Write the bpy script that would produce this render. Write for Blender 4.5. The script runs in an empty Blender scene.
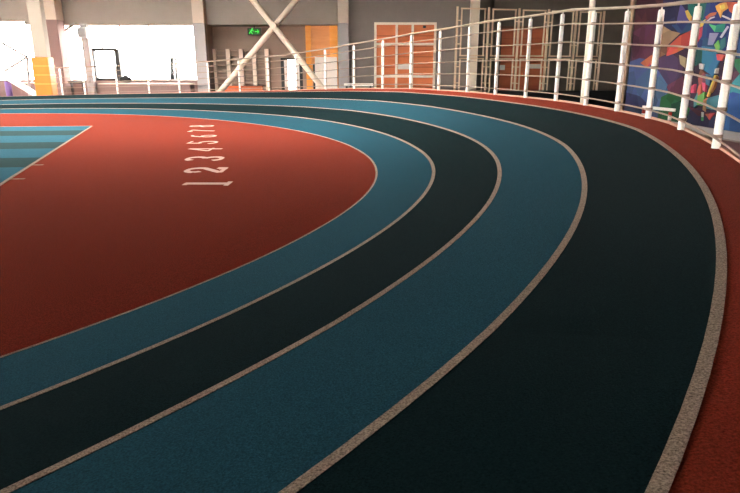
import bpy, math, random
from mathutils import Vector, Matrix
random.seed(4)
SC = 0.8                       # the survey below is in units of 0.8 m
col = bpy.context.scene.collection

# ------------------------------------------------------------------ camera survey
F, PITCH, CH = 600.33, 0.28319, 1.83982
FW = Vector((0, math.cos(PITCH), -math.sin(PITCH)))
UP = Vector((0, math.sin(PITCH), math.cos(PITCH)))
RT = Vector((1, 0, 0))
def ray(u, v):
    return FW + RT*((u-370)/F) - UP*((v-246.5)/F)
def onY(u, v, Y):
    d = ray(u, v); t = Y/d.y
    return Vector((d.x*t, Y, CH+d.z*t))
def onZ(u, v, z=0.0):
    d = ray(u, v); t = (z-CH)/d.z
    return Vector((d.x*t, d.y*t, z))

# ------------------------------------------------------------------ track survey
NS = [-16,-8,-4,-1,2,4.5,7,9.5,12,15,18,22,27,34,36,46]
KA = [.0597,.066,.0723,.0785,.0777,.0825,.0764,.0616,.052,.0464,.0474,.0584,.0781,.1077,.03,.0]
BK = [.1712,.1753,.1798,.185,.2198,.253,.2632,.2734,.2864,.2926,.2775,.2412,.2027,.1533,.14,.12]
MN = [-16,-4,2,5,8,11,14,18,22,28,34]
DV = [[-.007,-.014,-.056,-.01,.021,.035,.029,.003,-.01,-.013,-.006],
      [.024,.049,.023,.011,-.009,.01,.016,.007,-.008,-.008,0],
      [.006,.012,.005,-.005,-.005,0,.012,.011,-.006,-.029,-.031],
      [-.007,-.015,-.008,-.001,0,.015,.022,.02,.023,.029,.032],
      [-.028,-.057,-.003,.012,-.003,-.011,-.02,-.017,-.008,-.004,-.002],
      [.028,.035,.05,.048,-.015,-.052,-.049,-.028,-.008,-.005,-.005]]
DZ = [-.005,-.01,-.024,-.002,.041,.027,.014,-.003,-.026,-.081,-.09]
HH = [-.008,-.026,-.103,.023,.248,.28,.19,.036,-.132,-.235,-.272]
def interp(x, xs, ys):
    if x <= xs[0]: return ys[0]
    for i in range(len(xs)-1):
        if x <= xs[i+1]:
            return ys[i]+(ys[i+1]-ys[i])*(x-xs[i])/(xs[i+1]-xs[i])
    return ys[-1]
DS = 0.1
NST = int((46+16)/DS)+1
SS = [-16+DS*i for i in range(NST)]
ka = [interp(s, NS, KA) for s in SS]
ph = [0.0]
for i in range(1, NST): ph.append(ph[-1]+(ka[i]+ka[i-1])/2*DS)
I0 = 160
p0 = ph[I0]; ph = [a-p0+1.07908 for a in ph]
X = [0.0]; Y = [0.0]
for i in range(1, NST):
    X.append(X[-1]+(math.cos(ph[i])+math.cos(ph[i-1]))/2*DS)
    Y.append(Y[-1]+(math.sin(ph[i])+math.sin(ph[i-1]))/2*DS)
ax, ay = X[I0]+1.38716, Y[I0]-5.34311
X = [a-ax for a in X]; Y = [a-ay for a in Y]
def frame(s):
    i = max(0, min(NST-2, int((s+16)/DS))); t = (s+16)/DS-i
    return (X[i]+(X[i+1]-X[i])*t, Y[i]+(Y[i+1]-Y[i])*t, ph[i]+(ph[i+1]-ph[i])*t)
OFFS = [0, 1, 2, 3, 4, 4.35899]
def line_off(k, s): return OFFS[k]+interp(s, MN, DV[k])
def tp(s, o, dz=0.0):
    x, y, a = frame(s)
    return Vector((x+math.sin(a)*o, y-math.cos(a)*o, interp(s, NS, BK)*o+dz))
def rail_base(s, inward=0.0):
    return tp(s, line_off(5, s)-inward)+Vector((0, 0, interp(s, MN, DZ)+interp(s, NS, BK)*inward))
def rail_h(s): return 1.59621+interp(s, MN, HH)

# ------------------------------------------------------------------ materials
def srgb(r, g, b):
    f = lambda c: (c/255/12.92) if c/255 <= .04045 else ((c/255+.055)/1.055)**2.4
    return (f(r), f(g), f(b), 1)
MATS = {}
def mat(name, c, rough=.6, spec=.4, metal=0.0, noise=0.0, nscale=40, bump=0.0, emit=0.0):
    if name in MATS: return MATS[name]
    m = bpy.data.materials.new(name); m.use_nodes = True; MATS[name] = m
    nt = m.node_tree; b = nt.nodes['Principled BSDF']
    b.inputs['Base Color'].default_value = c
    b.inputs['Roughness'].default_value = rough
    b.inputs['Specular IOR Level'].default_value = spec
    b.inputs['Metallic'].default_value = metal
    if emit:
        b.inputs['Emission Color'].default_value = c
        b.inputs['Emission Strength'].default_value = emit
    tc = nt.nodes.new('ShaderNodeTexCoord')
    nz = nt.nodes.new('ShaderNodeTexNoise'); nz.inputs['Scale'].default_value = nscale
    nz.inputs['Detail'].default_value = 4; nz.inputs['Roughness'].default_value = .7
    nt.links.new(tc.outputs['Object'], nz.inputs['Vector'])
    n = noise if noise else .06
    mp = nt.nodes.new('ShaderNodeMapRange')
    mp.inputs['From Min'].default_value = .3; mp.inputs['From Max'].default_value = .7
    mp.inputs['To Min'].default_value = 1-n; mp.inputs['To Max'].default_value = 1+n
    nt.links.new(nz.outputs['Fac'], mp.inputs['Value'])
    hs = nt.nodes.new('ShaderNodeHueSaturation'); hs.inputs['Color'].default_value = c
    nt.links.new(mp.outputs['Result'], hs.inputs['Value'])
    nt.links.new(hs.outputs['Color'], b.inputs['Base Color'])
    if bump:
        bp = nt.nodes.new('ShaderNodeBump'); bp.inputs['Strength'].default_value = bump
        bp.inputs['Distance'].default_value = .004
        nt.links.new(nz.outputs['Fac'], bp.inputs['Height'])
        nt.links.new(bp.outputs['Normal'], b.inputs['Normal'])
    return m
def wood(name, c1, c2, scale=3.0, rough=.5):
    m = bpy.data.materials.new(name); m.use_nodes = True; MATS[name] = m
    nt = m.node_tree; b = nt.nodes['Principled BSDF']
    b.inputs['Roughness'].default_value = rough; b.inputs['Specular IOR Level'].default_value = .3
    tc = nt.nodes.new('ShaderNodeTexCoord')
    mg = nt.nodes.new('ShaderNodeMapping'); mg.inputs['Scale'].default_value = (1, 1, 6)
    nz = nt.nodes.new('ShaderNodeTexNoise'); nz.inputs['Scale'].default_value = scale
    nz.inputs['Detail'].default_value = 5
    rp = nt.nodes.new('ShaderNodeValToRGB')
    rp.color_ramp.elements[0].color = c1; rp.color_ramp.elements[1].color = c2
    rp.color_ramp.elements[0].position = .35; rp.color_ramp.elements[1].position = .65
    nt.links.new(tc.outputs['Object'], mg.inputs['Vector']); nt.links.new(mg.outputs['Vector'], nz.inputs['Vector'])
    nt.links.new(nz.outputs['Fac'], rp.inputs['Fac']); nt.links.new(rp.outputs['Color'], b.inputs['Base Color'])
    return m
def glass_mat():
    m = bpy.data.materials.new('window_glass'); m.use_nodes = True
    nt = m.node_tree; nt.nodes.clear()
    o = nt.nodes.new('ShaderNodeOutputMaterial'); mx = nt.nodes.new('ShaderNodeMixShader')
    t = nt.nodes.new('ShaderNodeBsdfTransparent'); g = nt.nodes.new('ShaderNodeBsdfGlossy')
    g.inputs['Roughness'].default_value = .02; mx.inputs['Fac'].default_value = .003
    t.inputs['Color'].default_value = (.96, .97, .97, 1)
    nt.links.new(t.outputs[0], mx.inputs[1]); nt.links.new(g.outputs[0], mx.inputs[2])
    nt.links.new(mx.outputs[0], o.inputs['Surface'])
    return m
SHEEN = .02
def rubber(name, c, n=.5, spec=.0, rough=.8):
    m = mat(name, c, rough, spec, 0, n, 130, .5)
    b = m.node_tree.nodes['Principled BSDF']
    b.inputs['Sheen Weight'].default_value = SHEEN; b.inputs['Sheen Roughness'].default_value = .3
    return m

R_RED = rubber('red_rubber', srgb(118, 46, 33))
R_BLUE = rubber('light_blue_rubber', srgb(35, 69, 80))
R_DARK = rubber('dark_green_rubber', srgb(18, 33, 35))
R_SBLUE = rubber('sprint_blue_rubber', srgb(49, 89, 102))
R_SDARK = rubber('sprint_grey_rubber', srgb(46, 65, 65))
R_LINE = rubber('grey_line_paint', srgb(148, 128, 113), .8)
R_NUM = rubber('pale_pink_paint', srgb(200, 165, 152), .1)
KERB = mat('kerb_edge', srgb(190, 140, 115), .6)
WHITE = mat('white_paint', srgb(252, 243, 233), .35, .5)
RAILC = mat('cream_rail_paint', srgb(156, 132, 112), .4, .4)
CREAM = mat('cream_steel_paint', srgb(244, 226, 204), .5)
GREYW = mat('grey_wall_paint', srgb(152, 142, 132), .85, .2, 0, .05, 1.5)
GREYC = mat('grey_column_paint', srgb(170, 163, 160), .8, .2)
PALEC = mat('pale_column_paint', srgb(196, 178, 160), .7, .3)
PINKW = mat('pinkish_wall_paint', srgb(134, 109, 104), .8, .2)
DARKW = mat('dark_wall_paint', srgb(118, 107, 98), .85, .2, 0, .08, 1.2)
CEIL = mat('ceiling_paint', srgb(70, 65, 60), .9, .1)
FLOORM = mat('brown_floor', srgb(112, 72, 66), .6, .3, 0, .15, 60)
BLACK = mat('black_vinyl', srgb(18, 17, 17), .6, .3)
BLKM = mat('black_metal', srgb(28, 26, 26), .4, .4)
ORPAD = mat('orange_vinyl', srgb(222, 112, 24), .5, .4, 0, .08, 3)
WOOD = wood('orange_door_wood', srgb(214, 116, 68), srgb(222, 124, 76), 1.0)
WOODD = wood('dark_door_wood', srgb(190, 98, 60), srgb(198, 104, 66), 1.0)
WOODO = wood('bright_orange_wood', srgb(246, 158, 62), srgb(252, 174, 84), 1.0)
WOODL = wood('plywood', srgb(230, 150, 88), srgb(238, 162, 100), 1.0)
PLATE = mat('white_plate', srgb(225, 215, 205), .5)
SKIRT = mat('grey_skirting', srgb(150, 142, 138), .7)
PURPLE = mat('purple_fabric', srgb(120, 95, 150), .8)
ORANGE = mat('orange_plastic', srgb(235, 110, 50), .5)
REDP = mat('red_paint', srgb(170, 40, 32), .5)
PALEBLUE = mat('pale_blue_cloth', srgb(42, 51, 53), 1.0, 0.0)
GLASS = glass_mat()
SIGN = mat('green_sign_face', srgb(8, 95, 14), .5, .3, 0, 0, 40, 0, .6)
SIGNB = mat('bright_green_symbol', srgb(60, 205, 72), .5, .3, 0, 0, 40, 0, .8)

# ------------------------------------------------------------------ mesh builder
class MB:
    def __init__(s): s.v = []; s.f = []; s.mi = []; s.smooth = False; s.cur = 0
    def add(s, vs, fs):
        b = len(s.v); s.v += [Vector(v) for v in vs]
        for f in fs: s.f.append([b+i for i in f]); s.mi.append(s.cur)
        return s
    def box(s, a, b):
        x0, x1 = sorted((a[0], b[0])); y0, y1 = sorted((a[1], b[1])); z0, z1 = sorted((a[2], b[2]))
        return s.add([(x0,y0,z0),(x1,y0,z0),(x1,y1,z0),(x0,y1,z0),(x0,y0,z1),(x1,y0,z1),(x1,y1,z1),(x0,y1,z1)],
              [(0,3,2,1),(4,5,6,7),(0,1,5,4),(1,2,6,5),(2,3,7,6),(3,0,4,7)])
    def bar(s, p, q, w, h=None, up=Vector((0, 0, 1))):
        p, q = Vector(p), Vector(q); h = h or w
        d = (q-p).normalized()
        if abs(d.dot(up)) > .98: up = Vector((0, 1, 0))
        a = d.cross(up).normalized()*(w/2); b = a.cross(d).normalized()*(h/2)
        return s.add([p-a-b, p+a-b, p+a+b, p-a+b, q-a-b, q+a-b, q+a+b, q-a+b],
              [(0,1,2,3),(7,6,5,4),(0,4,5,1),(1,5,6,2),(2,6,7,3),(3,7,4,0)])
    def tube(s, path, r, n=8):
        path = [Vector(p) for p in path]; b = len(s.v); m = len(path)
        rr = r if isinstance(r, (list, tuple)) else [r]*m
        for i, p in enumerate(path):
            d = (path[min(i+1, m-1)]-path[max(i-1, 0)]).normalized()
            u = Vector((0, 0, 1)) if abs(d.z) < .95 else Vector((0, 1, 0))
            a = d.cross(u).normalized(); c = a.cross(d)
            for k in range(n):
                t = 2*math.pi*k/n; s.v.append(p+(a*math.cos(t)+c*math.sin(t))*rr[i])
        for i in range(m-1):
            for k in range(n):
                s.f.append([b+i*n+k, b+i*n+(k+1) % n, b+(i+1)*n+(k+1) % n, b+(i+1)*n+k]); s.mi.append(s.cur)
        s.f.append([b+k for k in range(n)][::-1]); s.mi.append(s.cur)
        s.f.append([b+(m-1)*n+k for k in range(n)]); s.mi.append(s.cur)
        s.smooth = True
        return s
    def strip(s, A, B):
        b = len(s.v); n = len(A)
        for p, q in zip(A, B): s.v += [Vector(p), Vector(q)]
        for i in range(n-1):
            s.f.append([b+2*i, b+2*i+1, b+2*i+3, b+2*i+2]); s.mi.append(s.cur)
        return s
    def slab(s, pts, nrm):
        """closed flat plate: outline pts extruded by vector nrm"""
        n = len(pts); nrm = Vector(nrm); pts = [Vector(p) for p in pts]
        return s.add(pts+[p+nrm for p in pts], [list(range(n))[::-1], list(range(n, 2*n))]+[[i, (i+1) % n, n+(i+1) % n, n+i] for i in range(n)])
    def build(s, name, mats, parent=None, origin=None, bevel=0.0):
        if not isinstance(mats, (list, tuple)): mats = [mats]
        if origin is None:
            xs = [v.x for v in s.v]; ys = [v.y for v in s.v]; zs = [v.z for v in s.v]
            origin = Vector(((min(xs)+max(xs))/2, (min(ys)+max(ys))/2, min(zs)))
        origin = Vector(origin)
        me = bpy.data.meshes.new(name)
        me.from_pydata([tuple((v-origin)*SC) for v in s.v], [], s.f)
        for m in mats: me.materials.append(m)
        for p, i in zip(me.polygons, s.mi): p.material_index = i; p.use_smooth = s.smooth
        me.update()
        import bmesh
        bm = bmesh.new(); bm.from_mesh(me); bmesh.ops.recalc_face_normals(bm, faces=bm.faces); bm.to_mesh(me); bm.free()
        o = bpy.data.objects.new(name, me); col.objects.link(o)
        if parent:
            o.parent = parent; o.location = (origin-ORG[parent.name])*SC
        else:
            o.location = origin*SC
        ORG[o.name] = origin
        if s.smooth:
            md = o.modifiers.new('edge_split', 'EDGE_SPLIT'); md.split_angle = math.radians(40)
        if bevel:
            md = o.modifiers.new('bevel', 'BEVEL'); md.width = bevel; md.segments = 2
        return o
ORG = {}
def tag(o, label=None, cat=None, group=None, kind=None):
    if label: o['label'] = label
    if cat: o['category'] = cat
    if group: o['group'] = group
    if kind: o['kind'] = kind
    return o
def empty(name, loc, label, cat, group=None):
    o = bpy.data.objects.new(name, None); col.objects.link(o)
    o.location = Vector(loc)*SC; o.empty_display_size = .2; ORG[o.name] = Vector(loc)
    return tag(o, label, cat, group)
def struct(mb, name, m, **k):
    return tag(mb.build(name, m, **k), kind='structure')
def sempty(name, loc):
    o = empty(name, loc, None, None); o['kind'] = 'structure'; return o

# ------------------------------------------------------------------ floor and track
ZC = 9.0                                     # ceiling height
XL, XR, YB, YF = -46.0, 20.0, -40.0, 44.0    # hall extents
m = MB().box((XL-.3, YB-.3, -.4), (XR+.3, YF+.3, -.05)); struct(m, 'floor', FLOORM)

def srange(a, b, st):
    n = int(round((b-a)/st)); return [a+(b-a)*i/n for i in range(n+1)]
S_ALL = srange(-14, 42, .25)
# red infield: a ring that follows the inner line, then one flat sheet
inner = [tp(s, line_off(0, s)) for s in S_ALL]
ring = []
for s in S_ALL:
    q = tp(s, -.9); q.z = 0; ring.append(q)
m = MB().strip(ring, inner)
pts = ring+[Vector((-38, ring[-1].y, 0)), Vector((-38, ring[0].y, 0))]
m.add(pts, [list(range(len(pts)))])
import bmesh
o = struct(m, 'floor_infield', R_RED, origin=(0, 0, 0))
bm = bmesh.new(); bm.from_mesh(o.data); bmesh.ops.triangulate(bm, faces=[f for f in bm.faces if len(f.verts) > 4]); bm.to_mesh(o.data); bm.free()

TR = empty('running_track', tp(10, 2), 'banked running track curve in alternating light blue and dark lanes with a red outer edge', 'running track')
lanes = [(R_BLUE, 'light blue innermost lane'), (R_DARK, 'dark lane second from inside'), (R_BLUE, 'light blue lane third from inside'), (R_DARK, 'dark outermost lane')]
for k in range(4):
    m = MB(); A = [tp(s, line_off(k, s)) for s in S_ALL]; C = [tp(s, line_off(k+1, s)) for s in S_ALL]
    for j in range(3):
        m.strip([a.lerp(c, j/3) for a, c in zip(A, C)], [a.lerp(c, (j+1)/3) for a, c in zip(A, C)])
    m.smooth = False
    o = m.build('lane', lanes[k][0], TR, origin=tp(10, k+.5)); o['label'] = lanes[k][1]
m = MB(); m.strip([tp(s, line_off(4, s)) for s in S_ALL], [rail_base(s, -.06) for s in S_ALL])
m.build('red_border', R_RED, TR, origin=tp(10, 4.2))['label'] = 'red strip along the railing'
LW = .027
for k in range(5):
    m = MB(); L = []; 
    for s in S_ALL:
        o_ = line_off(k, s)
        L.append([tp(s, o_-LW, 0), tp(s, o_-LW, .0025), tp(s, o_+LW, .0025), tp(s, o_+LW, 0)])
    for j in range(3): m.strip([l[j] for l in L], [l[j+1] for l in L])
    m.build('lane_line', R_LINE, TR, origin=tp(10, k))
m = MB(); a = [rail_base(s, -.03)+Vector((0, 0, -.02)) for s in S_ALL]
b = [p+Vector((0, 0, .045)) for p in a]; c = [rail_base(s, -.07)+Vector((0, 0, .025)) for s in S_ALL]; d = [p-Vector((0, 0, .12)) for p in c]
m.strip(a, b); m.strip(b, c); m.strip(c, d)
m.build('kerb', KERB, TR, origin=rail_base(10))['label'] = 'pale kerb edge under the railing'
m = MB(); c = [rail_base(s, -.06) for s in S_ALL]; d = [Vector((p.x, p.y, -.05)) for p in c]; m.strip(c, d)
m.build('outer_side', DARKW, TR, origin=rail_base(10))

# sprint lanes on the infield
P0 = Vector((-9.8, 21.5, 0)); SD = Vector((3.54, -11.45, 0)).normalized(); LD = Vector((-.995, -.104, 0))
SPR = empty('sprint_straight', P0, 'flat blue and dark striped sprint lanes crossing the red infield', 'sprint lanes')
ds = [0, 1.70, 3.33, 5.24, 6.74, 8.46, 9.95, 11.75, 13.4]
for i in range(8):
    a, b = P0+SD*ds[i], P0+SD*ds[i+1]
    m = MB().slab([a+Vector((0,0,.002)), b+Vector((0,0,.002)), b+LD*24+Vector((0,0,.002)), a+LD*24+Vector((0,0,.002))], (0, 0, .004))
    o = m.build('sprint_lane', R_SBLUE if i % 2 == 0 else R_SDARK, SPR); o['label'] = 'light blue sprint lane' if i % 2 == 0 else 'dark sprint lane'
pr = Vector((-SD.y, SD.x, 0))
a, b = P0-SD*.02, P0+SD*13.45
z = Vector((0, 0, .004))
MB().slab([a-pr*.03+z, b-pr*.03+z, b+pr*.03+z, a+pr*.03+z], (0, 0, .006)).build('start_line', R_LINE, SPR)
a = P0; b = P0+LD*24
MB().slab([a-SD*.05+z, a+SD*.03+z, b+SD*.03+z, b-SD*.05+z], (0, 0, .006)).build('edge_line', R_LINE, SPR)
for (u, v) in ((36.5, 165), (17, 179)):
    p = onZ(u, v); m = MB().slab([p+Vector((-.13, -.05, .001)), p+Vector((.13, -.03, .001)), p+Vector((.13, .04, .001)), p+Vector((-.13, .02, .001))], (0, 0, .004))
    m.build('tick_mark', R_LINE, SPR)

# painted lane numbers; strokes in a unit box: u across, v from the foot to the head
def arc(cx, cy, rx, ry, a0, a1, n=14):
    return [(cx+rx*math.cos(math.radians(a0+(a1-a0)*i/n)), cy+ry*math.sin(math.radians(a0+(a1-a0)*i/n))) for i in range(n+1)]
DIG = {
 1: [[(.5, 0), (.5, 1)], [(.1, .03), (.9, .03)], [(.2, .97), (.55, .97)]],
 2: [arc(.5, .72, .42, .25, 175, -30)+[(.3, .22), (.08, .06)], [(.06, .06), (.94, .06)], [(.94, .04), (.94, .26)], [(.8, .04), (.8, .18)], [(.08, .62), (.2, .70)]],
 3: [arc(.47, .74, .42, .23, 160, -75), arc(.47, .26, .45, .24, 75, -160)],
 4: [[(.72, 0), (.72, 1)], [(.72, 1), (.06, .3)], [(.03, .3), (.97, .3)]],
 5: [[(.9, .95), (.18, .95)], [(.18, .97), (.16, .55)], arc(.46, .32, .45, .28, 130, -160)],
 6: [[(.8, .95), (.45, .85), (.14, .5)], arc(.5, .28, .4, .25, 180, -180)],
 7: [[(.04, .94), (.95, .94)], [(.95, .96), (.55, .5), (.42, 0)], [(.05, .96), (.05, .8)]],
 8: [arc(.5, .75, .36, .22, 0, 360), arc(.5, .26, .44, .24, 0, 360)],
}
pos = {1: ((182.8, 232), 183.6), 2: ((184.3, 227.5), 170.2), 3: ((185.3, 224.3), 158.6), 4: ((186.8, 222), 149.5), 5: ((187, 219.3), 142.4),
       6: ((187.8, 217.5), 136.1), 7: ((188, 215.7), 130.8), 8: ((189, 214.4), 126.1)}
near = {1: 'nearest and largest in its row', 8: 'farthest in its row'}
for k, ((u0, u1), v) in pos.items():
    top, foot = onZ(u0, v), onZ(u1, v); h = (foot-top).length
    up = (top-foot).normalized(); rt = Vector((.0, 1.0, 0)); w = .6 if k != 1 else .44
    m = MB(); seg = 0
    for st in DIG[k]:
        P = [foot+rt*((a-.5)*w)+up*((.5+(b-.5)*.9)*h) for a, b in st]
        for i in range(len(P)-1):
            d = (P[i+1]-P[i]).normalized(); n = Vector((-d.y, d.x, 0))
            # the paint strokes are broader across the reading direction
            t = (.04+.05*abs(d.x))*(1 if k < 4 else .75); lift = .001+.0003*(seg % 5); seg += 1
            e_ = d*.015; zl = Vector((0, 0, lift))
            m.slab([P[i]-n*t-e_+zl, P[i+1]-n*t+e_+zl, P[i+1]+n*t+e_+zl, P[i]+n*t-e_+zl], (0, 0, .002))
    o = m.build('floor_number', R_NUM)
    tag(o, 'pale painted number %d on the red floor%s' % (k, (', '+near[k]) if k in near else ', between numbers %d and %d' % (k-1, k+1)), 'floor number', 'lane numbers painted on the red floor')

# ------------------------------------------------------------------ railing
RA = empty('railing', rail_base(10), 'long curved white railing with horizontal cream bars along the outer edge of the track', 'railing')
POST_S = [-5.2, -4.1, -1.3, -.3, .75, 1.82, 2.9, 4.02, 5.1, 6.12, 7.2, 8.3, 9.5, 10.78, 12.08, 13.47, 14.93, 16.42, 18, 19.58, 21.17, 22.68, 24.18, 25.69, 27.08, 28.43, 29.73, 31.0, 31.82]
FR = [.088, .284, .478, .680, .880]
H0 = 1.6; PR = .046
m = MB().tube([(0,0,0), (0,0,H0-.02), (0,0,H0)], [PR, PR, PR*.8], 14); proto = m.build('post', WHITE, None, origin=(0,0,0)); post_me = proto.data; bpy.data.objects.remove(proto)
m = MB().tube([(0,0,H0-.005), (0,0,H0+.06)], .013, 8); proto = m.build('spindle', WHITE, None, origin=(0,0,0)); sp_me = proto.data; bpy.data.objects.remove(proto)
m = MB()
m.tube([(0,0,-.022), (0,0,.022)], PR+.007, 12)
proto = m.build('collar', RAILC, None, origin=(0,0,0)); co_me = proto.data; bpy.data.objects.remove(proto)
m = MB().tube([(0,0,-.01), (0,0,.02)], PR*1.7, 14); proto = m.build('base_flange', WHITE, None, origin=(0,0,0)); fl_me = proto.data; bpy.data.objects.remove(proto)
def part(name, me, parent, loc):
    o = bpy.data.objects.new(name, me); col.objects.link(o); o.parent = parent; o.location = loc
    if me.polygons[0].use_smooth:
        md = o.modifiers.new('edge_split', 'EDGE_SPLIT'); md.split_angle = math.radians(40)
    return o
for s in POST_S:
    p = rail_base(s)
    po = part('post', post_me, RA, (p-ORG[RA.name])*SC); po.scale.z = rail_h(s)/H0
    part('spindle', sp_me, po, (0,0,0))
    for f in FR: part('collar', co_me, po, (0,0,f*H0*SC))
def railpath(fr, inward, extra=0):
    return [rail_base(s, inward)+Vector((0, 0, rail_h(s)*fr+extra)) for s in srange(-5.6, 32.0, .4)]
o = MB().tube(railpath(1, 0, .062), .027, 10).build('handrail', RAILC, RA, origin=rail_base(10)); o['label'] = 'cream top handrail'
for f in FR:
    MB().tube(railpath(f, PR+.014), .0125, 8).build('rail_bar', RAILC, RA, origin=rail_base(10))

# ------------------------------------------------------------------ hall shell
D = 38.0; DR = 39.7
zt = lambda v, Yd=D: onY(370, v, Yd).z
xt = lambda u, v=60, Yd=D: onY(u, v, Yd).x
def pxbox(u0, u1, v0, v1, y0, y1, vm=60):
    """box whose front face, in plane y0, spans these photo columns/rows"""
    return (onY(u0, vm, y0).x, y0, onY(370, v1, y0).z), (onY(u1, vm, y0).x, y1, onY(370, v0, y0).z)
zh = zt(24.5); zsill = zt(80.5)
xa = xt(62); xb = xt(193, 25); xc = xt(206, 40); xd = xt(338, 40); xe = xt(478, 40)
T = .5
m = MB()
m.box((XL, D, zt(20.5)), (xt(30), D+T, ZC))                # header over the left bay
m.box((xt(30), D, zh), (xd, D+T, ZC))                      # header over windows and recess
struct(m, 'wall_back', GREYW)
m = MB().box((xd, D-.05, -.05), (xe, D+T-.05, ZC)); struct(m, 'wall_gate_side', mat('brown_grey_paint', srgb(136, 125, 118), .85, .2, 0, .05, 1.5))   # grey wall with the gate
m = MB().box((XL, D+.05, -.05), (xb, D+T-.05, zsill)); struct(m, 'wall_under_windows', PINKW)
m = MB(); m.box((xc-.1, DR, -.05), (xt(281, 60, DR), DR+.4, zh+1)); m.box((xt(302, 60, DR), DR, -.05), (xe+.2, DR+.4, zh+1)); m.box((xt(281, 60, DR), DR, zt(58, DR)), (xt(302, 60, DR), DR+.4, zh+1))
struct(m, 'wall_recess', mat('recess_paint', srgb(152, 131, 117), .85, .2, 0, .05, 1.5))
m = MB().box((xb, D+.02, -.05), (xc, DR, zh)); m.box((xd, D+T, -.05), (xd+.3, DR, zh)); struct(m, 'wall_recess_side', GREYW)
m = MB().box((xc, D+T, zh), (xd, DR, zh+.3)); struct(m, 'trim_1', GREYW)
# dark bay on the right
m = MB(); m.box((xe, YF, -.05), (XR, YF+.3, ZC)); m.box((xe-.3, D+T, -.05), (xe, YF, ZC)); struct(m, 'wall_dark_bay', DARKW)
m = MB(); m.box((XL, YB-.3, -.05), (XR, YB, .3)); m.box((XL, YB-.3, 4.4), (XR, YB, ZC))
NB = 10; bw = (XR-XL)/NB
for i in range(NB+1): x = XL+bw*i; m.box((max(XL, x-.5), YB-.3, .3), (min(XR, x+.5), YB, 4.4))
struct(m, 'wall_behind', GREYW)
W5 = sempty('added_behind_window', (-13, YB, .3))  # unseen windows added behind the camera to brighten the near side of the posts
for i in range(NB):
    x0 = XL+bw*i+.5; x1 = x0+bw-1; m = MB()
    for x in (x0+.05, (x0+x1)/2, x1-.05): m.bar((x, YB-.1, .3), (x, YB-.1, 4.4), .1)
    for z in (.35, 4.35): m.bar((x0, YB-.1, z), (x1, YB-.1, z), .1)
    m.build('window_frame', WHITE, W5)
    MB().box((x0, YB-.14, .3), (x1, YB-.12, 4.4)).build('pane', GLASS, W5)
m = MB(); m.box((XR, YB, -.05), (XR+.3, YF, ZC)); struct(m, 'wall_far_right', DARKW)
# ceiling with two unseen roof lights, added to brighten the far and middle floor
ADDED_SKYL = [(-24, 3, 18.5, 20.2), (-34, -8, 27.6, 29.2)]
m = MB(); ys = YB-.3
for (sx0, sx1, sy0, sy1) in ADDED_SKYL:
    m.box((XL-.3, ys, ZC), (XR+.3, sy0, ZC+.3)); ys = sy1
    m.box((XL-.3, sy0, ZC), (sx0, sy1, ZC+.3)).box((sx1, sy0, ZC), (XR+.3, sy1, ZC+.3))
m.box((XL-.3, ys, ZC), (XR+.3, YF+.3, ZC+.3))
struct(m, 'ceiling', CEIL)
W4 = sempty('added_roof_window', (-12, 24, ZC))
for (sx0, sx1, sy0, sy1) in ADDED_SKYL:
    m = MB(); n = 8
    for i in range(n+1): x = sx0+(sx1-sx0)*i/n; m.bar((x, sy0, ZC+.1), (x, sy1, ZC+.1), .1)
    m.build('window_frame', WHITE, W4)
    MB().box((sx0, sy0, ZC+.2), (sx1, sy1, ZC+.22)).build('pane', GLASS, W4)
# left wall: unseen strip windows, added to light the posts from the side
m = MB(); m.box((XL-.3, YB, -.05), (XL, D+T, .9)); m.box((XL-.3, YB, 4.0), (XL, D+T, ZC))
for i in range(14):
    y = 37.6-i*5.9; m.box((XL-.3, y-.4, .9), (XL, y+.4, 4.0))
struct(m, 'wall_left', GREYW)
W = sempty('added_left_window', (XL, 10, .9))
for i in range(13):
    y1 = 37.2-i*5.9; y0 = y1-5.1
    m = MB(); 
    for y in (y0+.05, (y0+y1)/2, y1-.05): m.bar((XL-.1, y, .9), (XL-.1, y, 4.0), .1)
    for z in (.95, 2.4, 3.95): m.bar((XL-.1, y0, z), (XL-.1, y1, z), .1)
    m.build('window_frame', WHITE, W)
    MB().box((XL-.13, y0, .9), (XL-.11, y1, 4.0)).build('pane', GLASS, W)

# windows of the back wall
yw = D+.3
W1 = sempty('window_1', (xt(10), yw, zsill))
x0, x1 = XL+.1, xt(38); z0, z1 = zsill, zt(20.5)
m = MB()
for i in range(8): xx = x0+(x1-x0)*i/7; m.bar((xx, yw, z0), (xx, yw, z1), .07)
for z in (z0+.03, z1-.03): m.bar((x0, yw, z), (x1, yw, z), .07)
m.build('window_frame', WHITE, W1)
MB().box((x0, yw+.02, z0), (x1, yw+.04, z1)).build('pane', GLASS, W1)
W2 = sempty('window_2', (xt(125), yw, zsill))
x0, x1 = xt(54, 50), xb; z1 = zh
m = MB()
for u in (60, 121, 150, 172): xx = xt(u, 60); m.bar((xx, yw, z0), (xx, yw, z1), .07)
m.bar((x1-.05, yw, z0), (x1-.05, yw, z1), .1)
for z in (z0+.03, z1-.03): m.bar((x0, yw, z), (x1, yw, z), .07)
m.build('window_frame', WHITE, W2)
MB().box((x0, yw+.02, z0), (x1, yw+.04, z1)).build('pane', GLASS, W2)
a, b = onY(93.5, 60, D+.15).x, onY(118, 60, D+.15).x; za, zb = zt(79.5, D+.15), zt(49.5, D+.15)
m = MB()
for xx in (a, b): m.bar((xx, D+.15, za), (xx, D+.15, zb), .26)
for z in (za, zb): m.bar((a, D+.15, z), (b, D+.15, z), .2)
m.build('sash', BLKM, W2)['label'] = 'black framed opening sash'

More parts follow.
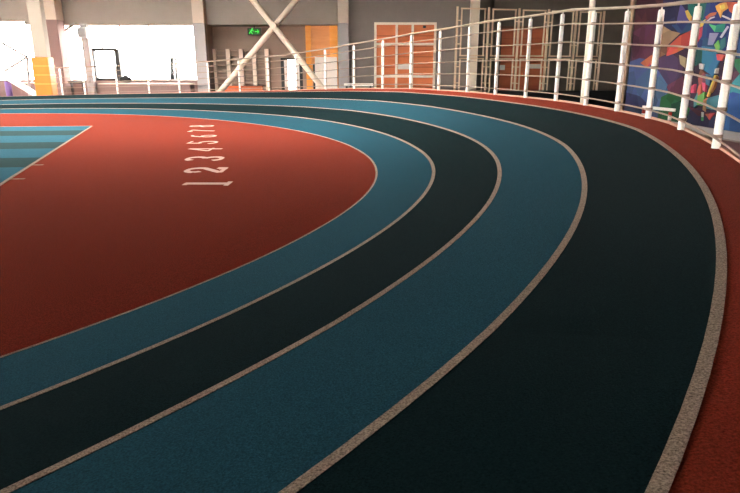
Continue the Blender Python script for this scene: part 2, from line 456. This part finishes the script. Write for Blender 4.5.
# columns
def column(name, u0, u1, vref, Yd, depth, label, split=None, m1=PALEC, m2=GREYC, top=ZC, ch=.03):
    xa_, xb_ = onY(u0, vref, Yd).x, onY(u1, vref, Yd).x
    e = empty(name, ((xa_+xb_)/2, Yd+depth/2, -.05), label, 'column')
    if split is None:
        MB().box((xa_, Yd, -.05), (xb_, Yd+depth, top)).build('shaft', m1, e, bevel=ch*SC)
    else:
        zs_ = onY(370, split, Yd).z
        MB().box((xa_, Yd, -.05), (xb_, Yd+depth, zs_)).build('lower_shaft', m2, e, bevel=ch*SC)
        MB().box((xa_, Yd, zs_), (xb_, Yd+depth, top)).build('upper_shaft', m1, e, bevel=ch*SC)
    return e
C1 = column('column', 34, 47.3, 57, 33.6, .42, 'large pale square column rising from the orange pad at far left', None, mat('pale_warm_paint', srgb(158, 145, 131), .7, .3))
column('column', 50, 62, 60, 37.0, .9, 'grey pink pier right of the orange padded column', 19.5, PALEC, PINKW)
column('column', 83.5, 90.5, 60, 37.45, .4, 'slim grey column standing in front of the big window', None, GREYC, top=zh)
column('column', 195.5, 207, 60, 37.4, .6, 'column with pale top and grey lower half between window and wall bars', 23, PALEC, GREYC)
column('column', 338.3, 349, 60, 37.4, .6, 'column with pale top and grey lower half right of the orange booth', 23, PALEC, GREYC)
column('column', 470, 478.5, 40, 37.2, .5, 'plain cream column behind the steel frame partition', None, CREAM)
def pole(name, u, v, Yd, r, label, matl=CREAM, top=ZC):
    p = onY(u, v, Yd)
    m = MB().tube([(p.x, Yd, -.05), (p.x, Yd, top)], r, 14)
    return tag(m.build(name, matl), label, 'pole')
pole('pole', 587.5, 55, 25, .115, 'thick round cream pole rising behind the railing in front of the dark bay')

# orange pad on the big column
xa_, xb_ = onY(32.6, 70, 33.5).x, onY(49.5, 70, 33.5).x
z1 = zt(57, 33.5)
m = MB().box((xa_, 33.45, -.05), (xb_, 34.1, z1))
e = empty('column_pad', ((xa_+xb_)/2, 34, -.05), 'bright orange padding wrapped around the foot of the large left column', 'column pad')
m.build('padding', ORPAD, e, bevel=.04)
m = MB()
for v in (66, 75, 84): m.box((xa_-.015, 33.43, zt(v, 33.5)-.03), (xb_+.015, 34.12, zt(v, 33.5)+.03))
m.build('strap', mat('pale_orange_strap', srgb(232, 140, 60), .5), e)
# speaker box on the slim column
p, q = pxbox(77, 86, 27, 38, 37.1, 37.4, 32)
e = empty('loudspeaker', ((p[0]+q[0])/2, 37.4, p[2]), 'small grey loudspeaker box mounted high on the slim window column', 'loudspeaker')
MB().box(p, q).build('cabinet', mat('grey_plastic', srgb(190, 186, 184), .6), e, bevel=.02)
MB().box((p[0]+.08, 37.08, p[2]+.08), (q[0]-.08, 37.1, q[2]-.08)).build('grille', mat('grey_mesh', srgb(160, 156, 155), .8), e)
MB().bar(((p[0]+q[0])/2+.15, 37.4, (p[2]+q[2])/2), ((p[0]+q[0])/2+.15, 37.5, (p[2]+q[2])/2), .12).build('bracket', BLKM, e)

# leaning white tube and thin braces in the left bay
def cross(name, segs, Yd, w, label, cat, matl):
    e = None
    for (u0, v0, u1, v1, dy) in segs:
        p, q = onY(u0, v0, Yd+dy), onY(u1, v1, Yd+dy)
        if v1 > 89: q = p+(q-p)*((p.z+.05)/(p.z-q.z))
        if e is None: e = empty(name, (p+q)/2, label, cat)
        MB().tube([p, q], w, 12).build('brace_beam' if w > .1 else 'rod', matl, e)
    return e
cross('diagonal_brace', [(-25, 58, 40, 97, 0)], 34.5, .16, 'white steel brace slanting down to the foot of the orange padded column', 'brace', WHITE)
cross('rod_bracing', [(-20, 30.5, 27, 57, .0), (-6, 78, 27, 57, .0), (27, 57, 29.5, 94, .0)], 36.0, .075, 'thin grey steel rods meeting in a point in front of the left window', 'bracing', GREYC)
cross('rod_bracing', [(60, 34, 75, 23.5, .0)], 38.05, .085, 'short thin steel rod across the top left corner of the big window', 'bracing', GREYC)
# the big X brace
X1 = [(248, -6, 324, 90, 0), (301, -6, 219, 93, .45)]
e = cross('cross_brace', X1, 36.0, .165, 'large X shaped cream steel brace in front of the recess', 'brace', CREAM)
p = onY(274, 26, 36.2); MB().tube([(p.x, 35.75, p.z), (p.x, 36.7, p.z)], .19, 16).build('joint_plate', CREAM, e)

# ------------------------------------------------------------------ recess contents
yb = DR-.2
WBR = empty('wall_bars', (xt(241, 60, yb), yb, 0), 'wide wooden gymnastic wall bars fixed to the wall under the green exit sign', 'wall bars')
WBM = mat('weathered_wood', srgb(236, 214, 196), .6)
xs = [xt(u, 60, yb) for u in (214.5, 228.5, 241.5, 254.5, 267)]
zt_ = zt(49, yb)
for x in xs: MB().box((x-.12, yb-.12, -.05), (x+.12, yb+.1, zt_)).build('upright', WBM, WBR)
xl = xt(203, 60, yb)
for i in range(11):
    z = .25+(zt_-.35)*i/10
    MB().tube([(xl, yb, z), (xs[-1], yb, z)], .04, 8).build('bar', mat('dark_wood_bar', srgb(170, 144, 128), .6), WBR)
# exit sign
p, q = pxbox(247.5, 260.8, 28, 35.2, 39.0, 39.2, 31)
e = empty('exit_sign', ((p[0]+q[0])/2, 39.1, p[2]), 'small glowing green exit sign hanging under the beam', 'sign')
MB().box(p, q).build('case', mat('dark_green_case', srgb(8, 40, 12), .5), e)
MB().box((p[0]+.08, 38.97, p[2]+.07), (q[0]-.08, 39, q[2]-.07)).build('face', SIGN, e)
cx, cz = (p[0]+q[0])/2, (p[2]+q[2])/2
m = MB(); yy = 38.955
m.bar((cx-.2, yy, cz+.02), (cx-.12, yy, cz+.12), .07); m.tube([(cx-.1, yy-.01, cz+.16), (cx-.1, yy+.01, cz+.16)], .045, 10)
m.bar((cx-.2, yy, cz+.02), (cx-.1, yy, cz-.14), .05); m.bar((cx-.2, yy, cz+.02), (cx-.3, yy, cz-.12), .05); m.bar((cx-.14, yy, cz+.1), (cx-.02, yy, cz+.02), .04)
m.bar((cx+.05, yy, cz), (cx+.3, yy, cz), .06); m.bar((cx+.3, yy, cz), (cx+.2, yy, cz+.1), .05); m.bar((cx+.3, yy, cz), (cx+.2, yy, cz-.1), .05)
m.smooth = False
m.build('symbol', SIGNB, e)
MB().bar((cx, 39.1, q[2]), (cx, 39.1, zh), .05).build('hanger', BLKM, e)
# bright glazed door in the recess
DO = sempty('door_1', (xt(291, 60, DR), DR, 0))
x0, x1 = xt(281, 60, DR), xt(302, 60, DR); zz = zt(58, DR)
m = MB()
for x in (x0+.08, x1-.08): m.box((x-.1, DR-.04, -.05), (x+.1, DR+.3, zz))
m.box((x0, DR-.04, zz-.12), (x1, DR+.3, zz)); m.build('door_frame', BLKM, DO)
m = MB()
for u in (285.5, 298): x = xt(u, 60, DR); m.box((x-.13, DR+.02, -.05), (x+.13, DR+.16, zz-.12))
m.build('stile', WHITE, DO)
MB().box((x0+.1, DR+.1, -.05), (x1-.1, DR+.12, zz-.1)).build('pane', GLASS, DO)
MB().bar((x0+.2, DR+.0, .85), (x1-.2, DR+.0, .85), .06).build('push_bar', BLKM, DO)
# orange booth
y0 = 38.5
BO = empty('timber_booth', (xt(321, 60, y0), y0, 0), 'orange timber booth with a white lower panel beside the bright glazed door', 'booth')
p, q = pxbox(306.5, 337.6, 24, 92, y0+.15, DR-.02); p = (p[0], p[1], -.05); q = (q[0], q[1], zh-.02)
MB().box(p, q).build('body', WOODL, BO)
for u0, u1 in ((306, 311.5), (330, 337.8)):
    a, b = pxbox(u0, u1, 24, 92, y0, y0+.15); MB().box((a[0], a[1], -.05), (b[0], b[1], zh-.02)).build('pilaster', WOODO, BO)
a, b = pxbox(315, 337.2, 57, 92, y0-.06, y0+.0, 70); MB().box((a[0], a[1], -.05), b).build('lower_panel', mat('pale_panel', srgb(250, 236, 224), .7), BO)
a, b = pxbox(313, 315, 64, 92, y0-.04, y0+.15, 70); MB().box((a[0], a[1], -.05), b).build('dark_gap', BLKM, BO)
# orange low thing under the X
p, q = pxbox(222, 262, 86, 95, 38.6, 39.1, 85)
e = empty('gym_bench', ((p[0]+q[0])/2, 38.8, -.05), 'low bench with an orange end at the foot of the wall bars', 'bench')
m = MB().box((p[0], p[1], .42), ((p[0]+q[0])/2, q[1], q[2])); m.build('orange_seat', ORANGE, e)
MB().box(((p[0]+q[0])/2+.02, p[1], .42), (q[0], q[1], q[2])).build('dark_seat', WOODD, e)
for x in (p[0]+.2, q[0]-.2): MB().box((x-.08, p[1]+.05, -.05), (x+.08, q[1]-.05, .42)).build('leg', BLKM, e)

# ------------------------------------------------------------------ grey wall contents
def gate(name, u0, u1, v0, Yd, woodm, barm, verts, horizs, plates):
    x0, x1 = xt(u0, 60, Yd), xt(u1, 60, Yd); z1 = zt(v0, Yd)
    e = sempty(name, ((x0+x1)/2, Yd, 0))
    MB().box((x0, Yd-.06, -.05), (x1, Yd-.01, z1)).build('leaf', woodm, e)
    m = MB()
    for i in range(7):
        z = .3+i*(z1-.4)/7; m.box((x0+.02, Yd-.085, z), (x1-.02, Yd-.06, z+.05))
    m.build('groove_rail', mat('red_brown_rail', srgb(176, 88, 52), .6), e)
    for u in verts: x = xt(u, 60, Yd); MB().box((x-.07, Yd-.16, -.05), (x+.07, Yd-.085, z1+.05)).build('upright_bar', barm, e)
    for v in horizs: z = zt(v, Yd); MB().box((x0-.05, Yd-.2, z-.07), (x1+.05, Yd-.16, z+.07)).build('cross_bar', barm, e)
    for (a, b, c, d) in plates:
        p, q = pxbox(a, b, c, d, Yd-.22, Yd-.09, 66); MB().box(p, q).build('plate', PLATE, e)
    return e
gate('door_2', 375, 434.5, 24, D-.06, WOOD, CREAM, (375.3, 396.3, 412, 434.3), (23.8, 44.2, 76.3), [(398, 410.5, 64, 69.3)])
a, b = pxbox(423, 426, 25.5, 28, D-.2, D-.1, 27); o = tag(MB().box(a, b).build('door_closer', BLKM), 'small black door closer at the top right of the cream barred gate', 'door closer')
# bench by the wall
p, q = pxbox(344, 373, 83.5, 86, 36.6, 37.3, 85)
e = empty('bench', ((p[0]+q[0])/2, 37, -.05), 'white topped bench against the grey wall left of the barred gate', 'bench')
MB().box(p, q).build('seat', WHITE, e, bevel=.01)
for x in (p[0]+.15, q[0]-.15): MB().box((x-.06, 36.7, -.05), (x+.06, 37.2, p[2])).build('leg', BLKM, e)

# ------------------------------------------------------------------ right bay
gate('door_3', 499, 545, 27.5, 41.5, WOODD, mat('brown_bar', srgb(120, 85, 62), .5), (499, 545), (27.5, 60), [(500, 505, 65, 70), (530, 541, 64, 68.5)])
MB_w = MB().box((xt(492, 60, 41.5), 41.5, -.05), (xt(552, 60, 41.5), 41.9, ZC)); struct(MB_w, 'wall_gate', DARKW)
# tall steel frame partition: six posts, five bays, two rows of framed panels
ux = [456, 487, 517, 546, 573.5, 600.5]
yd = lambda i: 36.0+.35*i
PT = empty('frame_partition', (xt(530, 60, 37), 37, 0), 'tall cream steel tube partition of two panel rows in front of the dark bay', 'partition')
fm = mat('cream_tube', srgb(238, 208, 174), .5)
pp = []
for i, u in enumerate(ux):
    y = yd(i); p = onY(u, 50, y); pp.append(p); zt1 = zt(6.5+.9*i, y)
    MB().box((p.x-.055, y-.055, -.05), (p.x+.055, y+.055, zt1)).build('post', fm, PT)
for i in range(5):
    a, b = pp[i], pp[i+1]
    for (v0, v1) in ((8.3, 55.5), (58.5, 91)):
        dx = (b-a); dx.z = 0
        l = a+dx*.14; r = a+dx*.88; za, zb = zt(v1+.2*i, a.y), zt(v0+.9*i*(1 if v0 < 20 else .2), a.y)
        m = MB()
        for q in (l, r): m.bar((q.x, q.y, za), (q.x, q.y, zb), .075)
        for z in (za, zb): m.bar((l.x-.05, l.y, z), (r.x+.05, r.y, z), .075)
        for z in (za+.25*(zb-za), zb-.25*(zb-za)):
            m.bar((a.x, a.y, z), (l.x, l.y, z), .05); m.bar((r.x, r.y, z), (b.x, b.y, z), .05)
        m.build('panel_frame', fm, PT)
p, q = pxbox(493, 622, 91, 110, 33.5, 34.6, 95)
e = empty('low_black_block', ((p[0]+q[0])/2, 34, -.05), 'long low black barrier below the steel frame partition', 'block')
MB().box((p[0], p[1], -.05), (q[0], q[1], q[2])).build('pad', BLACK, e, bevel=.03)  # plain low black box running below the partition

# mural wall on the right
A = onZ(701, 133.8); B = onZ(740, 141.2)
wd = (A-B); wd.z = 0; wd.normalize()                 # along the wall, away from the camera
wn = Vector((-wd.y, wd.x, 0)); wn = wn if wn.x < 0 else -wn   # into the hall
def onW(u, v):
    d = ray(u, v); t = A.dot(wn)/d.dot(wn)
    return Vector((d.x*t, d.y*t, CH+d.z*t))
tE = (onW(630, 60)-A).dot(wd)
E1 = A+wd*tE; E0 = A-wd*(A.y-YB)/wd.y
m = MB(); t_ = -wn*.4
m.slab([E0+Vector((0,0,-.05)), E1+Vector((0,0,-.05)), E1+t_+Vector((0,0,-.05)), E0+t_+Vector((0,0,-.05))], (0, 0, ZC+.05))
struct(m, 'wall_right', DARKW)
q = E1+wn*.1+wd*.06
tag(MB().tube([(q.x, q.y, -.05), (q.x, q.y, ZC)], .065, 12).build('pole', mat('tan_pole', srgb(170, 140, 112), .5)), 'slim tan pole at the left end of the mural', 'pole')
q2 = q+wd*.25-wn*.02
tag(MB().tube([(q2.x, q2.y, -.05), (q2.x, q2.y, ZC)], .03, 10).build('pole', mat('tan_pole2', srgb(150, 122, 98), .5)), 'very thin tan pole just left of the slim mural pole', 'pole')
m = MB().slab([E0+wn*.0, E1, E1+wn*.05, E0+wn*.05], (0, 0, .22)); struct(m, 'baseboard_right', SKIRT)
MUR = [
 ((58,40,62), [(560,-60),(900,-120),(900,260),(560,180)]),
 ((80,36,46), [(634,-10),(664,-10),(664,30),(640,34),(630,30)]),
 ((92,42,72), [(633,32),(650,22),(663,30),(660,48),(650,58),(632,62)]),
 ((66,92,142), [(626,62),(640,58),(652,60),(668,85),(666,130),(620,122)]),
 ((50,58,98), [(622,92),(640,96),(652,108),(648,126),(620,118)]),
 ((42,46,80), [(664,-8),(690,-8),(692,24),(668,32),(663,20)]),
 ((84,90,158), [(681,3),(690,16),(688,24),(676,27)]),
 ((40,72,120), [(672,25),(690,22),(694,30),(680,34)]),
 ((70,50,84), [(658,58),(672,54),(684,62),(682,80),(669,86),(660,72)]),
 ((166,128,96), [(662,25),(672,31),(681,33),(668,45),(659,47)]),
 ((122,76,58), [(658,47),(668,45),(667,54),(654,60)]),
 ((196,62,30), [(668,47),(680,36),(694,29),(694,44),(676,53),(668,56)]),
 ((196,70,44), [(641,63),(652,55),(658,56),(653,63),(648,68)]),
 ((196,40,44), [(668,48),(677,47),(672,54),(667,56)]),
 ((100,46,66), [(667,86),(684,76),(686,98),(670,93)]),
 ((64,86,130), [(655,72),(668,86),(664,99),(654,98)]),
 ((30,98,60), [(662,97),(672,92),(686,98),(684,126),(658,120)]),
 ((18,70,50), [(672,104),(684,100),(682,124),(672,120)]),
 ((178,146,114), [(680,55),(687,58),(686,68),(681,64)]),
 ((28,60,112), [(692,-10),(790,-10),(790,60),(740,58),(716,48),(698,54),(694,30)]),
 ((24,124,104), [(689,4),(699,3),(694,17),(689,13)]),
 ((30,96,84), [(696,3),(708,2),(704,20),(697,22)]),
 ((238,170,58), [(686,11),(689,10),(693,17),(692,23),(688,17)]),
 ((222,194,60), [(699,24),(707,19),(704,26),(700,28)]),
 ((176,34,62), [(699,30),(704,26),(703,36),(699,42),(697,38)]),
 ((74,184,92), [(710,24),(718,26),(716,32)]),
 ((22,134,104), [(718,25),(727,23),(725,32),(716,32)]),
 ((150,142,180), [(711,33),(720,33),(714,45),(709,45)]),
 ((34,100,150), [(703,46),(716,48),(721,60),(714,76),(705,70),(702,58)]),
 ((22,84,78), [(697,50),(704,48),(703,62),(696,66)]),
 ((52,120,120), [(722,40),(727,37),(727,46),(721,52)]),
 ((238,134,38), [(717,6),(722,3),(728,2),(733,6),(727,10),(724,12),(722,18),(720,13),(718,10)]),
 ((250,196,70), [(721,6),(726,4),(727,8),(723,10)]),
 ((194,30,30), [(728,2),(739,2),(738,17),(731,11)]),
 ((196,44,40), [(707,17),(712,13),(718,12),(717,15),(711,17),(708,20)]),
 ((214,186,186), [(708,21),(712,17.5),(716,16.5),(716,17.5),(712,19),(709,22)]),
 ((222,200,200), [(724,15),(733,19),(732.5,20.5),(723.5,16.5)]),
 ((205,196,215), [(729,26),(730.5,27),(723,38),(721.5,37)]),
 ((210,62,40), [(718,54),(727,55),(723,61),(719,60)]),
 ((112,190,80), [(716,45),(720,40),(722,47),(719,53)]),
 ((44,44,78), [(686,108),(722,110),(724,140),(688,134)]),
 ((84,36,52), [(689,106),(706,112),(720,112),(720,116),(700,116)]),
 ((92,44,72), [(722,76),(742,70),(738,92),(722,96)]),
 ((46,150,152), [(733,84),(742,74),(760,72),(760,98),(730,104)]),
 ((24,80,146), [(721,97),(735,92),(760,98),(760,150),(722,138)]),
 ((30,110,70), [(732,60),(760,56),(760,74),(742,74)]),
 ((74,146,156), [(710,98),(724,94),(717,110),(705,108)]),
 ((26,112,64), [(684,104),(692,108),(690,115),(684,119)]),
 ((150,84,60), [(700,77),(703,68),(706,73),(704,84),(701,85)]),
 ((196,110,52), [(701,85),(703.5,84),(702,98),(699.5,100),(699,92)]),
 ((110,60,70), [(705,75),(708,73),(708,82),(704.5,83)]),
 ((60,90,130), [(708,74),(714,76),(711,86),(708,84)]),
 ((70,130,140), [(696,100),(700,92),(700,104),(696,108)]),
 ((196,52,40), [(704,82),(708,84),(707,92),(705,90)]),
 ((200,60,44), [(690,88),(697,84),(696,93),(691,93)]),
 ((76,160,70), [(700,96),(707,92),(705,106),(699,105)]),
 ((186,124,80), [(706,100),(709,98),(708,112),(705,110)]),
 ((226,190,58), [(717,75),(718.3,75.6),(715.4,84),(712.6,90),(710.2,97),(709.2,96),(711.5,89),(714,83)]),
 ((190,110,50), [(718.3,76),(719.5,77),(716,88),(713,93),(713,91)]),
 ((222,216,210), [(701.5,63.5),(706.5,64),(705,69.5),(702,69)]),
 ((222,216,210), [(717.6,69),(719.6,68),(718.8,73.5),(716.8,73.5)]),
 ((212,214,204), [(704,112),(706,112.3),(705.6,117),(704,117)]),
 ((70,160,90), [(704,117),(705.6,117),(705.4,121),(703.8,120.6)]),
 ((196,70,46), [(708,114),(717,113),(712,120)]),
]
def mural_mat(i, c):
    # hand painted facets: flat cells of slightly different tone
    m = mat('mural_paint_%d' % i, c, .7, .15)
    nt = m.node_tree
    hs = [n for n in nt.nodes if n.type == 'HUE_SAT'][0]; tc = [n for n in nt.nodes if n.type == 'TEX_COORD'][0]
    vo = nt.nodes.new('ShaderNodeTexVoronoi'); vo.inputs['Scale'].default_value = 1.5
    nt.links.new(tc.outputs['Object'], vo.inputs['Vector'])
    sp = nt.nodes.new('ShaderNodeSeparateColor'); nt.links.new(vo.outputs['Color'], sp.inputs['Color'])
    for out, inp, a, b in (('Red', 'Value', .65, 1.35), ('Green', 'Hue', .47, .53)):
        mp = nt.nodes.new('ShaderNodeMapRange'); mp.inputs['To Min'].default_value = a; mp.inputs['To Max'].default_value = b
        nt.links.new(sp.outputs[out], mp.inputs['Value']); nt.links.new(mp.outputs['Result'], hs.inputs[inp])
    hs.inputs['Saturation'].default_value = .9
    return m
m = MB(); mm = []
for i, (c, poly) in enumerate(MUR):
    pts = []
    for (u, v) in poly:
        if i == 0: continue
        w = onW(u, v)
        t = (w-A).dot(wd); t = max(min(t, tE-.02), -25); z = max(.24, min(w.z, ZC-.1))
        pts.append(A+wd*t+Vector((0, 0, z)))
    if i == 0:
        t0, t1 = -12, tE-.02
        pts = [A+wd*t0+Vector((0,0,.23)), A+wd*t1+Vector((0,0,.23)), A+wd*t1+Vector((0,0,5.6)), A+wd*t0+Vector((0,0,5.6))]
    m.cur = i; mm.append(mural_mat(i, srgb(*[k*.8 for k in c])))
    m.slab([p+wn*.004 for p in pts], wn*(.006+.0012*i))
tag(m.build('mural', mm), 'large colourful faceted mural with a bright figure on the wall behind the railing at right', 'mural')

# hurdle in front of the mural
a = onY(643, 107, 13.4); b = onY(675, 110.2, 12.6)
HU = empty('hurdle', ((a.x+b.x)/2, 13, -.05), 'low white hurdle with red banded legs standing in front of the mural', 'hurdle')
MB().bar(a, b, .04, .06).build('crossbar', WHITE, HU)
for p in (a.lerp(b, .06), a.lerp(b, .9)):
    L = MB(); n = 13
    for i in range(n):
        L.cur = i % 2; L.bar((p.x, p.y+.04, -.05+(p.z)*i/n), (p.x, p.y+.04, -.05+(p.z)*(i+1)/n), .05)
    L.build('leg', [REDP, WHITE], HU)
    MB().bar((p.x, p.y-.35, -.02), (p.x, p.y+.1, -.02), .06).build('foot', WHITE, HU)

# ------------------------------------------------------------------ small things under the windows
p, q = pxbox(118.5, 130.5, 79.2, 83.5, 36.6, 37.0, 81)
e = empty('bag', ((p[0]+q[0])/2, 36.8, onY(370, 83.3, 36.4).z), 'small dark bag lying on the ledge below the big window', 'bag')
lz = onY(370, 83.3, 36.4).z+.07
m = MB(); cxm = (p[0]+q[0])/2; hw = (q[0]-p[0])/2
m.tube([(cxm-hw, 36.8, lz+.1), (cxm-hw*.8, 36.8, lz+.13), (cxm, 36.8, lz+.15), (cxm+hw*.8, 36.8, lz+.12), (cxm+hw, 36.8, lz+.09)], [.08, .16, .2, .16, .08], 12)
m.build('body', BLACK, e)
MB().tube([(cxm-.2, 36.8, lz+.22), (cxm-.1, 36.8, lz+.34), (cxm+.1, 36.8, lz+.34), (cxm+.2, 36.8, lz+.22)], .025, 8).build('handle', BLACK, e)
# ledge: long low locker below the window
def ledge(u0, u1, v0, Y0, Y1, label, name='low_cabinet', matl=PINKW, topm=PALEC):
    p, q = pxbox(u0, u1, v0, 100, Y0, Y1, 85)
    e = empty(name, ((p[0]+q[0])/2, (Y0+Y1)/2, -.05), label, 'cabinet')
    MB().box((p[0], Y0, -.05), (q[0], Y1, q[2]-.06)).build('body', matl, e)
    MB().box((p[0]-.03, Y0-.05, q[2]-.06), (q[0]+.03, Y1, q[2])).build('top', topm, e)
    n = max(2, int((q[0]-p[0])/1.2))
    for i in range(n):
        x = p[0]+(q[0]-p[0])*i/n
        MB().box((x+.04, Y0-.02, .1), (x+(q[0]-p[0])/n-.04, Y0, q[2]-.14)).build('door', matl, e)
ledge(99, 190, 83.3, 36.4, 37.3, 'long low pinkish cabinet under the big window')
ledge(11.5, 31, 82.5, 36.5, 37.2, 'short low pinkish cabinet behind the slanting white brace')
p, q = pxbox(68, 83, 81.3, 83.4, 36.5, 36.9, 82)
e = empty('bench', ((p[0]+q[0])/2, 36.7, -.05), 'dark narrow bench under the window left of the slim column', 'bench')
MB().box(p, q).build('seat', BLACK, e)
for x in (p[0]+.1, q[0]-.1): MB().box((x-.025, 36.6, -.05), (x+.025, 36.8, p[2])).build('leg', BLKM, e)
p, q = pxbox(3.5, 9.5, 81.5, 100, 35.7, 36.1, 88)
e = empty('punch_bag', ((p[0]+q[0])/2, 35.9, -.05), 'purple upright roll standing at the far left edge below the window', 'roll')
MB().tube([((p[0]+q[0])/2, 35.9, -.05), ((p[0]+q[0])/2, 35.9, q[2])], (q[0]-p[0])/2, 16).build('roll', PURPLE, e)
e.name = 'mat_roll'
# pale blue structure outdoors
yo = 41
p = onY(176, 82, yo); t = onY(174, 57, yo)
e = empty('covered_stand', (p.x, yo, -.05), 'pale blue tapering cloth covered stand outside the big window', 'stand')
m = MB(); w = .42
m.add([(p.x-w, yo-w, -.05), (p.x+w, yo-w, -.05), (p.x+w, yo+w, -.05), (p.x-w, yo+w, -.05), (t.x-.22, yo-.15, t.z), (t.x+.1, yo-.15, t.z), (t.x+.1, yo+.15, t.z), (t.x-.22, yo+.15, t.z)],
      [(0,3,2,1),(4,5,6,7),(0,1,5,4),(1,2,6,5),(2,3,7,6),(3,0,4,7)]); m.build('cover', PALEBLUE, e)
MB().bar((t.x+.15, yo-.3, t.z-.2), (p.x+w+.1, yo-.5, -.05), .07).build('pole', GREYC, e)
struct(MB().box((-140, D+2.2, -.3), (xe-.5, 160, -.06)).box((-140, -80, -.3), (XL-.5, D+2.2, -.06)), 'ground', mat('pale_ground', srgb(190, 188, 182), .9, .1))

# ------------------------------------------------------------------ light
w = bpy.data.worlds.new('daylight'); bpy.context.scene.world = w; w.use_nodes = True
bg = w.node_tree.nodes['Background']; bg.inputs['Color'].default_value = (1, .955, .90, 1); bg.inputs['Strength'].default_value = 46

# ------------------------------------------------------------------ camera and view
cd = bpy.data.cameras.new('camera'); co = bpy.data.objects.new('camera', cd); col.objects.link(co)
cd.sensor_width = 36; cd.sensor_fit = 'HORIZONTAL'; cd.lens = F/740*36; cd.clip_start = .02; cd.clip_end = 500
M = Matrix((RT, UP, -FW)).transposed().to_4x4(); M.translation = Vector((0, 0, CH))*SC
co.matrix_world = M
sc = bpy.context.scene; sc.camera = co
sc.view_settings.view_transform = 'Standard'; sc.view_settings.look = 'None'
sc.view_settings.exposure = 0; sc.view_settings.gamma = 1; sc.view_settings.use_curve_mapping = False
